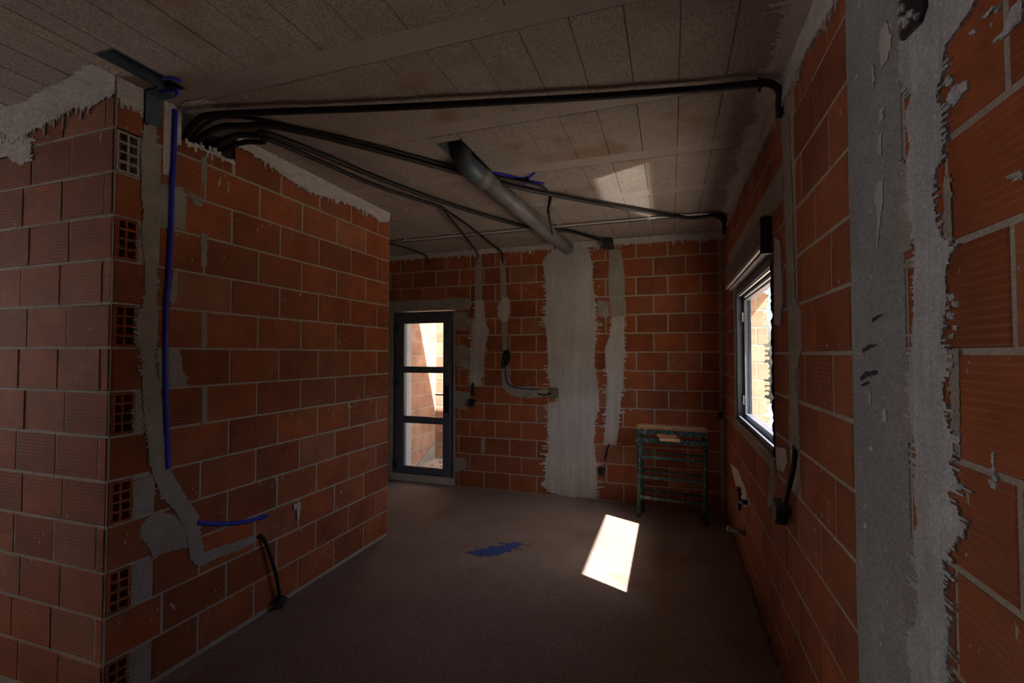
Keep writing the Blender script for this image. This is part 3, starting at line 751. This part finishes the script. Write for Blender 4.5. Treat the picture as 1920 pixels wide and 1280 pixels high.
# ------------------------------------------------------------------ CONDUITS UNDER THE CEILING
def conduit(name, label, pts, r, mat='black_tube', cat='conduit', group=None, ribs=0, sub=6, rib_h=.12):
    p0 = Vector(pts[0]); bm = bmesh.new(); tube(bm, pts, r, 10, sub, ribs, rib_h)
    o = obj(name, bm, mat, None, True); o['label'] = label; o['category'] = cat
    if group: o['group'] = group
    return o
ZT = 2.785
c = lambda x, y, z=ZT: tuple(onZ(x, y, z))
xg = XL - .05
G = 'black conduits under the ceiling'
conduit('conduit', 'long single black conduit crossing the ceiling to the right wall, front-most of the conduits',
        [(xg, 1.78, 2.60), (xg, 1.76, 2.70), (-2.30, 1.74, 2.765), (-2.17, 1.75, ZT), c(560, 208), c(700, 203), c(900, 193), c(1100, 182), c(1300, 168), c(1405, 158), (.43, 2.335, 2.785), (.478, 2.38, 2.765), (.484, 2.41, 2.72), (.486, 2.415, 2.66)], .0165, group=G)
conduit('conduit', 'thick black conduit running behind the grey pipe into the far right wall corner',
        [(xg, 1.82, 2.60), (xg + .01, 1.82, 2.71), (-2.26, 1.84, 2.775), (-2.15, 1.88, ZT), c(520, 238), c(680, 275), c(840, 318), c(950, 346), c(1050, 368), c(1180, 391), c(1290, 408), (.36, 4.42, ZT), (.44, 4.48, 2.785), (.478, 4.62, 2.76), (.482, 4.75, 2.70)], .0165, group=G)
conduit('conduit', 'thinner black conduit hugging the upper side of the conduit to the right wall corner',
        [(xg, 1.79, 2.60), (xg + .02, 1.79, 2.72), (-2.22, 1.79, 2.795), c(470, 222, 2.803), c(560, 240, 2.803), c(700, 272, 2.803), c(845, 311, 2.803), c(900, 324, 2.803), c(960, 337, 2.803), c(1000, 345, 2.803), c(1022, 354, 2.80), c(1030, 366, 2.79)], .0095, group=G)
conduit('conduit', 'black conduit passing behind the grey pipe to the ceiling junction box',
        [(xg, 1.90, 2.60), (xg + .02, 1.90, 2.70), (-2.26, 1.93, 2.77), (-2.17, 1.99, ZT), c(500, 250), c(600, 288), c(700, 330), c(800, 368), c(860, 388), c(930, 410), c(1000, 427), c(1070, 434), (-.72, 4.95, ZT), (-.67, 5.01, 2.79)], .0165, group=G)
conduit('conduit', 'lowest black conduit from the left wall top, ending where the two thin ones branch off',
        [(xg, 1.95, 2.60), (xg + .02, 1.95, 2.70), (-2.27, 1.99, 2.76), (-2.18, 2.05, 2.775), c(500, 260, 2.775), c(600, 302, 2.775), c(700, 346, 2.775), c(770, 370, 2.775), c(828, 388, 2.775)], .014, group=G)
conduit('conduit', 'thin black conduit dropping straight to the left mortar channel of the back wall',
        [c(826, 386, 2.775), c(860, 428, 2.785), c(890, 466, 2.785), (-2.17, YB - .012, 2.755), (-2.17, YB - .006, 2.70)], .009, sub=4)
conduit('conduit', 'thin black conduit bending down at the middle mortar channel of the back wall',
        [c(828, 387, 2.775), c(880, 424, 2.785), (-1.87, 5.05, 2.78), (-1.862, 5.12, 2.77), (-1.855, YB - .012, 2.73), (-1.85, YB - .006, 2.64)], .0095, sub=4)
conduit('conduit', 'short thin black conduit ending in a hook above the door',
        [(-2.95, 4.36, 2.79), c(760, 464, 2.785), (-2.84, 4.98, 2.785), (-2.84, 5.10, 2.78), (-2.835, YB - .014, 2.75), (-2.83, YB - .014, 2.70)], .0095, sub=4)
t = thing('drop_conduit', 'black conduit hanging down with a thick coupling right of the grey pipe', 'conduit', c(1030, 368, 2.775))
yk = 3.47
p0 = onY(1032, 368, yk); p1 = onY(1028, 398, yk + .0)
bm = bmesh.new(); tube(bm, [p0 + Vector((0, 0, .02)), p0, p1 + Vector((0, 0, -.01))], .0135, 10, 0); obj('coupling', bm, 'black_plastic', t, True)
bm = bmesh.new(); tube(bm, [p1, onY(1032, 420, 3.8), onY(1036, 440, 4.3), onY(1040, 466, 4.95)], .008, 8, 4); obj('cable', bm, 'black_tube', t, True)
localize(t)
for q, dy, lab in ((0, 0, 'pale grey clipped rigid conduit running along the ceiling near the back wall'), (1, -.030, 'black rigid conduit lying close behind the pale rigid conduit on the ceiling')):
    t = thing('rigid_conduit', lab, 'conduit', (-1.2, 4.40 - dy, 2.805), 'rigid conduits near the back wall')
    bm = bmesh.new()
    tube(bm, [(-2.93, 4.43 - dy, 2.803), (-2.0, 4.415 - dy, 2.803), (-1.2, 4.40 - dy, 2.803), (-.4, 4.40 - dy, 2.803), (.15, 4.405 - dy, 2.803), (.34, 4.43 - dy, 2.803), (.43 - q * .012, 4.51 - dy, 2.795 - q * .005), (.472 - q * .012, 4.63, 2.77), (.478, 4.78 - q * .03, 2.70)], .0115, 10, 6)
    obj('tube', bm, 'grey_tube' if not q else 'black_tube', t, True)
    if not q:
        for x in (-2.70, -1.86, -1.02, -.18, .10):
            obj('clip', B_(x - .012, x + .012, 4.385 - dy, 4.427 - dy, 2.788, 2.818, bev=.003), 'rail', t)
    localize(t)
# cable tie by the long conduit's bend
t = thing('cable_clip', 'small black cable clip gripping the long conduit before its bend', 'clip', c(1424, 158))
p = Vector(c(1424, 158)); bm = bmesh.new(); tube(bm, [p + Vector((-.008, 0, 0)), p + Vector((.008, 0, 0))], .018, 10, 0); box(bm, p.x - .005, p.x + .005, p.y - .004, p.y + .004, p.z - .034, p.z - .014); box(bm, p.x - .006, p.x + .006, p.y - .006, p.y + .006, p.z + .012, ZC - .001); obj('strap', bm, 'black_plastic', t); localize(t)

# grey ventilation pipe
A = onY(886, 318, 2.80); Bp = onY(1064, 466, 4.95)
t = thing('ventilation_pipe', 'fat grey plastic pipe bending out of the ceiling opening toward the white plaster strip', 'pipe', A)
D = (Bp - A).normalized()
top = Vector((A.x - .035, A.y - .10, ZC + .22))
bm = bmesh.new(); tube(bm, [top, Vector((top.x, top.y, A.z + .11)), A + Vector((-.03, -.07, .035)), A, A + D * .12], .069, 20, 5); obj('elbow', bm, 'metal_sheet', t, True, label='dark grey elbow')
bm = bmesh.new(); tube(bm, [A + D * .08, Bp], .068, 24, 0); obj('straight_pipe', bm, 'pvc_grey', t, True)
bm = bmesh.new(); tube(bm, [A + D * .05, A + D * .17], .0725, 24, 0); obj('socket', bm, 'pvc_grey', t, True)
e = A.lerp(Bp, .56)
for s_ in (.55, .575):
    q = A.lerp(Bp, s_); bm = bmesh.new(); bmesh.ops.create_icosphere(bm, subdivisions=2, radius=.006)
    for v in bm.verts: v.co += q + Vector((.052, -.020, .034))
    obj('rivet', bm, 'white_plastic', t)
localize(t)

# sheet metal duct dropping into the top of the left wall
t = thing('sheet_metal_duct', 'small grey sheet metal duct dropping from the ceiling opening into the wall corner', 'duct', (XL - .02, 1.558, 2.70))
obj('duct_body', B_(XL - .06, XL + .012, 1.520, 1.596, 2.665, ZC + .1, bev=.003), 'metal_sheet', t)
obj('duct_flange', B_(XL - .065, XL + .10, 1.515, 1.600, ZC - .012, ZC - .001, bev=.002), 'metal_sheet', t)
localize(t)

# ------------------------------------------------------------------ JUNCTION BOXES
def jbox(bm, M, w, h, d, bev=.006):
    box(bm, -w / 2, w / 2, -d / 2, d / 2, -h / 2, h / 2, M=M, bev=bev)
def box_on_cord(name, label, cord, ctr, rot, size, r=.010, mat='dark_box', cmat='black_tube'):
    t = thing(name, label, 'junction box', ctr)
    M = Matrix.Translation(ctr) @ rot.to_4x4()
    w, h, d = size
    bm = bmesh.new(); jbox(bm, M, w, h, d); bd = obj('box_body', bm, mat, t)
    bm = bmesh.new(); box(bm, -w * .47, w * .47, -d / 2 - .004, -d / 2 + .001, -h * .47, h * .47, M=M, bev=.001); ld = obj('lid', bm, mat, t)
    bm = bmesh.new()
    for sx in (-1, 1):
        for sz in (-1, 1):
            r_ = bmesh.ops.create_cone(bm, cap_ends=True, segments=8, radius1=.0035, radius2=.0035, depth=.003)
            for v in r_['verts']: v.co = M @ Vector((sx * w * .38 + v.co.x, -d / 2 - .005 + v.co.z, sz * h * .38 + v.co.y))
    obj('screws', bm, 'black_plastic', ld, kind='stuff')
    if cord:
        bm = bmesh.new(); tube(bm, cord, r, 10, 6); obj('cord', bm, cmat, t, True)
    for o in list(t.children):
        for c_ in o.children: c_.data.transform(Matrix.Translation(-t.location))
    localize(t)
    return t
R_ = lambda ax, d: Matrix.Rotation(RAD(d), 3, ax)
wx = XL
s0 = FL.U(482, 1008)
pth = [Vector((XL - .01, s0[0] - .02, s0[1] - .004)), Vector((XL + .015, s0[0] + .02, s0[1] + .005))]
q1 = onX(505, 1035, XL + .035); q2 = onX(517, 1075, XL + .04); q3 = onX(524, 1112, XL + .04)
box_on_cord('junction_box', 'dark junction box on a drooping black cord at the foot of the left wall', pth + [q1, q2, q3],
            onX(525, 1126, XL + .042), R_('Z', 90) @ R_('Y', 38) @ R_('X', 10), (.062, .066, .036), .0105)
p = [Vector((XR - .0, FR.U(1490, 838)[0], FR.U(1490, 838)[1])), onX(1490, 850, XR - .012), onX(1488, 875, XR - .028), onX(1481, 905, XR - .036), onX(1472, 940, XR - .036)]
box_on_cord('junction_box', 'dark junction box hanging on a black cord below the window\'s near corner', p, onX(1464, 958, XR - .036), R_('Z', -90) @ R_('Y', 20), (.085, .085, .045), .0105)
p = [FB.P(*FB.U(886, 718), .0), FB.P(*FB.U(889, 722), .02), FB.P(*FB.U(889, 742), .022)]
box_on_cord('junction_box', 'small black junction box on a short cord between the door and the narrow plaster strip', p, FB.P(*FB.U(886, 754), .022), R_('Y', 25), (.07, .09, .03), .010, 'black_plastic')
p = [FB.P(*FB.U(1142, 832), .0), FB.P(*FB.U(1140, 840), .018), FB.P(*FB.U(1135, 862), .02)]
box_on_cord('junction_box', 'small black junction box low on the back wall right of the white strip', p, FB.P(*FB.U(1129, 883), .022), R_('Y', 10), (.06, .085, .03), .008, 'black_plastic')
p = [FB.P(*FB.U(1358, 742), .012), FB.P(*FB.U(1357, 752), .02), FB.P(*FB.U(1354, 766), .022)]
box_on_cord('junction_box', 'small black junction box in the back right corner beside the window', p, FB.P(*FB.U(1350, 778), .022), R_('Y', 20), (.05, .075, .03), .008, 'black_plastic')
box_on_cord('junction_box', 'grey-black junction box under the ceiling at the top of the back wall', [(-.67, 5.01, 2.79), (-.655, 5.05, 2.785)], Vector((-.625, 5.085, 2.755)), R_('Z', 0), (.10, .11, .10), .012)
# cross piece of the low back box
t = thing('chiselled_socket', 'torn open black socket hole where the blue cable starts on the back wall', 'socket hole', FB.P(*FB.U(948, 668), .0))
bm = bmesh.new(); tube(bm, [FB.P(*FB.U(944, 690), .012), FB.P(*FB.U(946, 672), .022), FB.P(*FB.U(951, 660), .012)], .012, 8, 4); obj('socket_tube', bm, 'black_tube', t, True)
bm = bmesh.new(); tube(bm, [FB.P(*FB.U(953, 668), .012), FB.P(*FB.U(950, 680), .02)], .009, 8, 0); obj('cable_stub', bm, 'black_tube', t, True); localize(t)
conduit('blue_cable', 'thin blue cable curving down and right in the mortar channel of the back wall', [FB.P(*FB.U(x, y), .008) for x, y in ((949, 682), (949, 700), (952, 716), (962, 724), (980, 728), (1012, 730))], .008, 'blue_chalk', 'cable')
conduit('cable_stub', 'black cable stub entering the square hole beside the white strip', [FB.P(*FB.U(x, y), .012) for x, y in ((1010, 738), (1022, 740), (1034, 737))], .009, cat='cable')

# blue corrugated tube down the left wall
pts = [(326, 207), (325, 250), (323, 300), (320, 350), (319, 400), (318, 440), (316, 480), (314, 520), (310, 570), (308, 640), (308, 700), (309, 760), (311, 820), (313, 878)]
conduit('corrugated_tube', 'blue corrugated tube running down the left wall near its corner', [FL.P(*FL.U(x, y), .006) for x, y in pts], .0155, 'blue_tube', 'tube', None, .014, rib_h=.25)
conduit('blue_cable', 'blue cable lying across the lower left wall right of the mortar channel', [FL.P(*FL.U(x, y), .004) for x, y in ((368, 979), (400, 982), (440, 980), (470, 975), (500, 967))], .0125, 'blue_tube', 'cable')
conduit('corrugated_tube', 'short blue tube end curling at the ceiling above the wall corner', [tuple(onZ(x, y, z)) for x, y, z in ((300, 172, 2.795), (318, 168, 2.79), (332, 168, 2.785), (331, 178, 2.77))], .010, 'blue_tube', 'tube', None, .014)
conduit('blue_strap', 'blue strap stuck to the ceiling beside the opening at the wall corner', [tuple(onZ(x, y, 2.812)) for x, y in ((306, 148), (322, 146), (338, 152))], .008, 'blue_tube', 'strap')

# ------------------------------------------------------------------ VALVE AND PIPE STUB
v0 = onX(1402, 940, XR); vy, vz = v0.y, v0.z
t = thing('stop_valve', 'dark stop valve with a red handle on the right wall below the window', 'valve', (XR - .03, vy, vz))
bm = bmesh.new(); tube(bm, [(XR, vy - .03, vz), (XR - .04, vy - .01, vz), (XR - .05, vy + .02, vz - .01), (XR - .052, vy + .03, vz - .07)], .016, 10, 5); obj('body', bm, 'brass_dark', t, True)
bm = bmesh.new(); tube(bm, [(XR - .05, vy + .02, vz), (XR - .05, vy + .02, vz + .05)], .009, 10, 0); obj('stem', bm, 'brass_dark', t, True)
bm = bmesh.new(); box(bm, XR - .062, XR - .038, vy - .03, vy + .06, vz + .048, vz + .058, bev=.003); hd = obj('handle', bm, 'black_plastic', t)
bm = bmesh.new(); box(bm, XR - .066, XR - .036, vy + .015, vy + .075, vz + .066, vz + .080, bev=.003); obj('red_grip', bm, 'red_plastic', t, label='red grip')
bm = bmesh.new(); tube(bm, [(XR - .02, vy - .05, vz + .004), (XR - .05, vy - .015, vz + .0)], .014, 8, 0); obj('union_nut', bm, 'frame', t, True)
localize(t)
q = onX(1408, 986, XR); e_ = onX(1372, 984, XR - .0)
t = thing('pipe_stub', 'short grey pipe stub with a white cap sticking out below the stop valve', 'pipe', q)
bm = bmesh.new(); a = Vector((XR + .01, 3.76, .285)); b = Vector((XR - .10, 3.83, .285)); tube(bm, [a, b], .017, 14, 0); obj('pipe', bm, 'pvc_grey', t, True)
bm = bmesh.new(); tube(bm, [b, b + (b - a).normalized() * .012], .020, 14, 0); obj('cap', bm, 'white_plastic', t, True, label='white end cap')
localize(t)

# ------------------------------------------------------------------ TRESTLE
TC = Vector((0, 4.76, 0)); TM = Matrix.Translation(TC) @ Matrix.Rotation(RAD(-5), 4, 'Z')
t = thing('scaffold_trestle', 'paint-spattered green metal trestle standing in the back right corner', 'trestle', TC)
def tb(name, segs, r=.0145, sq=False, mat='green', par=None):
    bm = bmesh.new()
    for a, b in segs: tube(bm, [TM @ Vector(a), TM @ Vector(b)], r, 4 if sq else 10, 0)
    return obj(name, bm, mat, par or t, not sq)
for yy, hw, hh, tilt in ((0, .30, .80, .0), (.07, .285, .79, -.02)):
    for s_ in (-1, 1):
        lg = tb('leg', [((s_ * hw, yy + (.05 if yy else -.03), .012), (s_ * hw, yy * .5, hh))], .0195 if not yy else .015)
        bm = bmesh.new(); tube(bm, [TM @ Vector((s_ * hw, yy + (.05 if yy else -.03), 0)), TM @ Vector((s_ * hw, yy + (.05 if yy else -.03), .03))], .021, 10, 0); obj('foot', bm, 'green', lg)
    for z in (.19, .385, .575):
        f = z / hh; yv = (yy + (.05 if yy else -.03)) * (1 - f) + yy * .5 * f
        dz = .035 if yy else 0
        tb('crossbar', [((-hw, yv, z + dz), (hw, yv, z + dz))], .019 if not yy else .013, True)
bm = bmesh.new()
box(bm, -.335, .335, -.022, .02, .715, .765, M=TM, bev=.002); obj('top_rail', bm, 'green', t)
bm = bmesh.new(); box(bm, -.32, .32, -.03, .15, .838, .850, M=TM); box(bm, -.32, -.30, -.028, -.012, .765, .838, M=TM); box(bm, .30, .32, -.028, -.012, .765, .838, M=TM)
box(bm, -.32, .32, -.030, -.022, .80, .838, M=TM); obj('top_tray', bm, 'green', t)
for b_ in ((-.335, -.25), (.10, .335)): obj('bracket', B_(*b_, -.035, -.02, .752, .762, M=TM), 'green', t)
for x in (-.30, .30):
    bm = bmesh.new(); tube(bm, [TM @ Vector((x, -.045, .70)), TM @ Vector((x, .06, .70))], .007, 8, 0); obj('pivot_bolt', bm, 'steel', t)
localize(t)
for c0 in list(t.children):
    for c_ in c0.children: c_.data.transform(Matrix.Translation(-t.location))
def plank(label, *b, mat='wood', nm='wooden_plank', cat='plank', rot=0):
    M = TM @ Matrix.Rotation(RAD(rot), 4, 'Z')
    bm = bmesh.new(); box(bm, *b, M=M, bev=.002)
    for v in bm.verts: v.co += Vector((0, 0, random.uniform(-.0006, .0006)))
    o = obj(nm, bm, mat); o['label'] = label; o['category'] = cat; return o
plank('lower orange-brown wooden plank lying on the green trestle', -.325, .325, -.045, .12, .8515, .866)
plank('upper thin wooden plank on the green trestle, lying on another plank', -.318, .305, -.025, .13, .8675, .879, mat='wood_light', rot=.8)
plank('orange wooden block wedged against the top rail of the trestle', -.125, .05, -.060, -.032, .782, .812, nm='wooden_block', cat='wood block')
plank('pale short batten held against the top rail of the trestle', -.10, .08, -.066, -.036, .748, .778, mat='wood_light', nm='wooden_batten', cat='wood block')
bpy.context.view_layer.update()
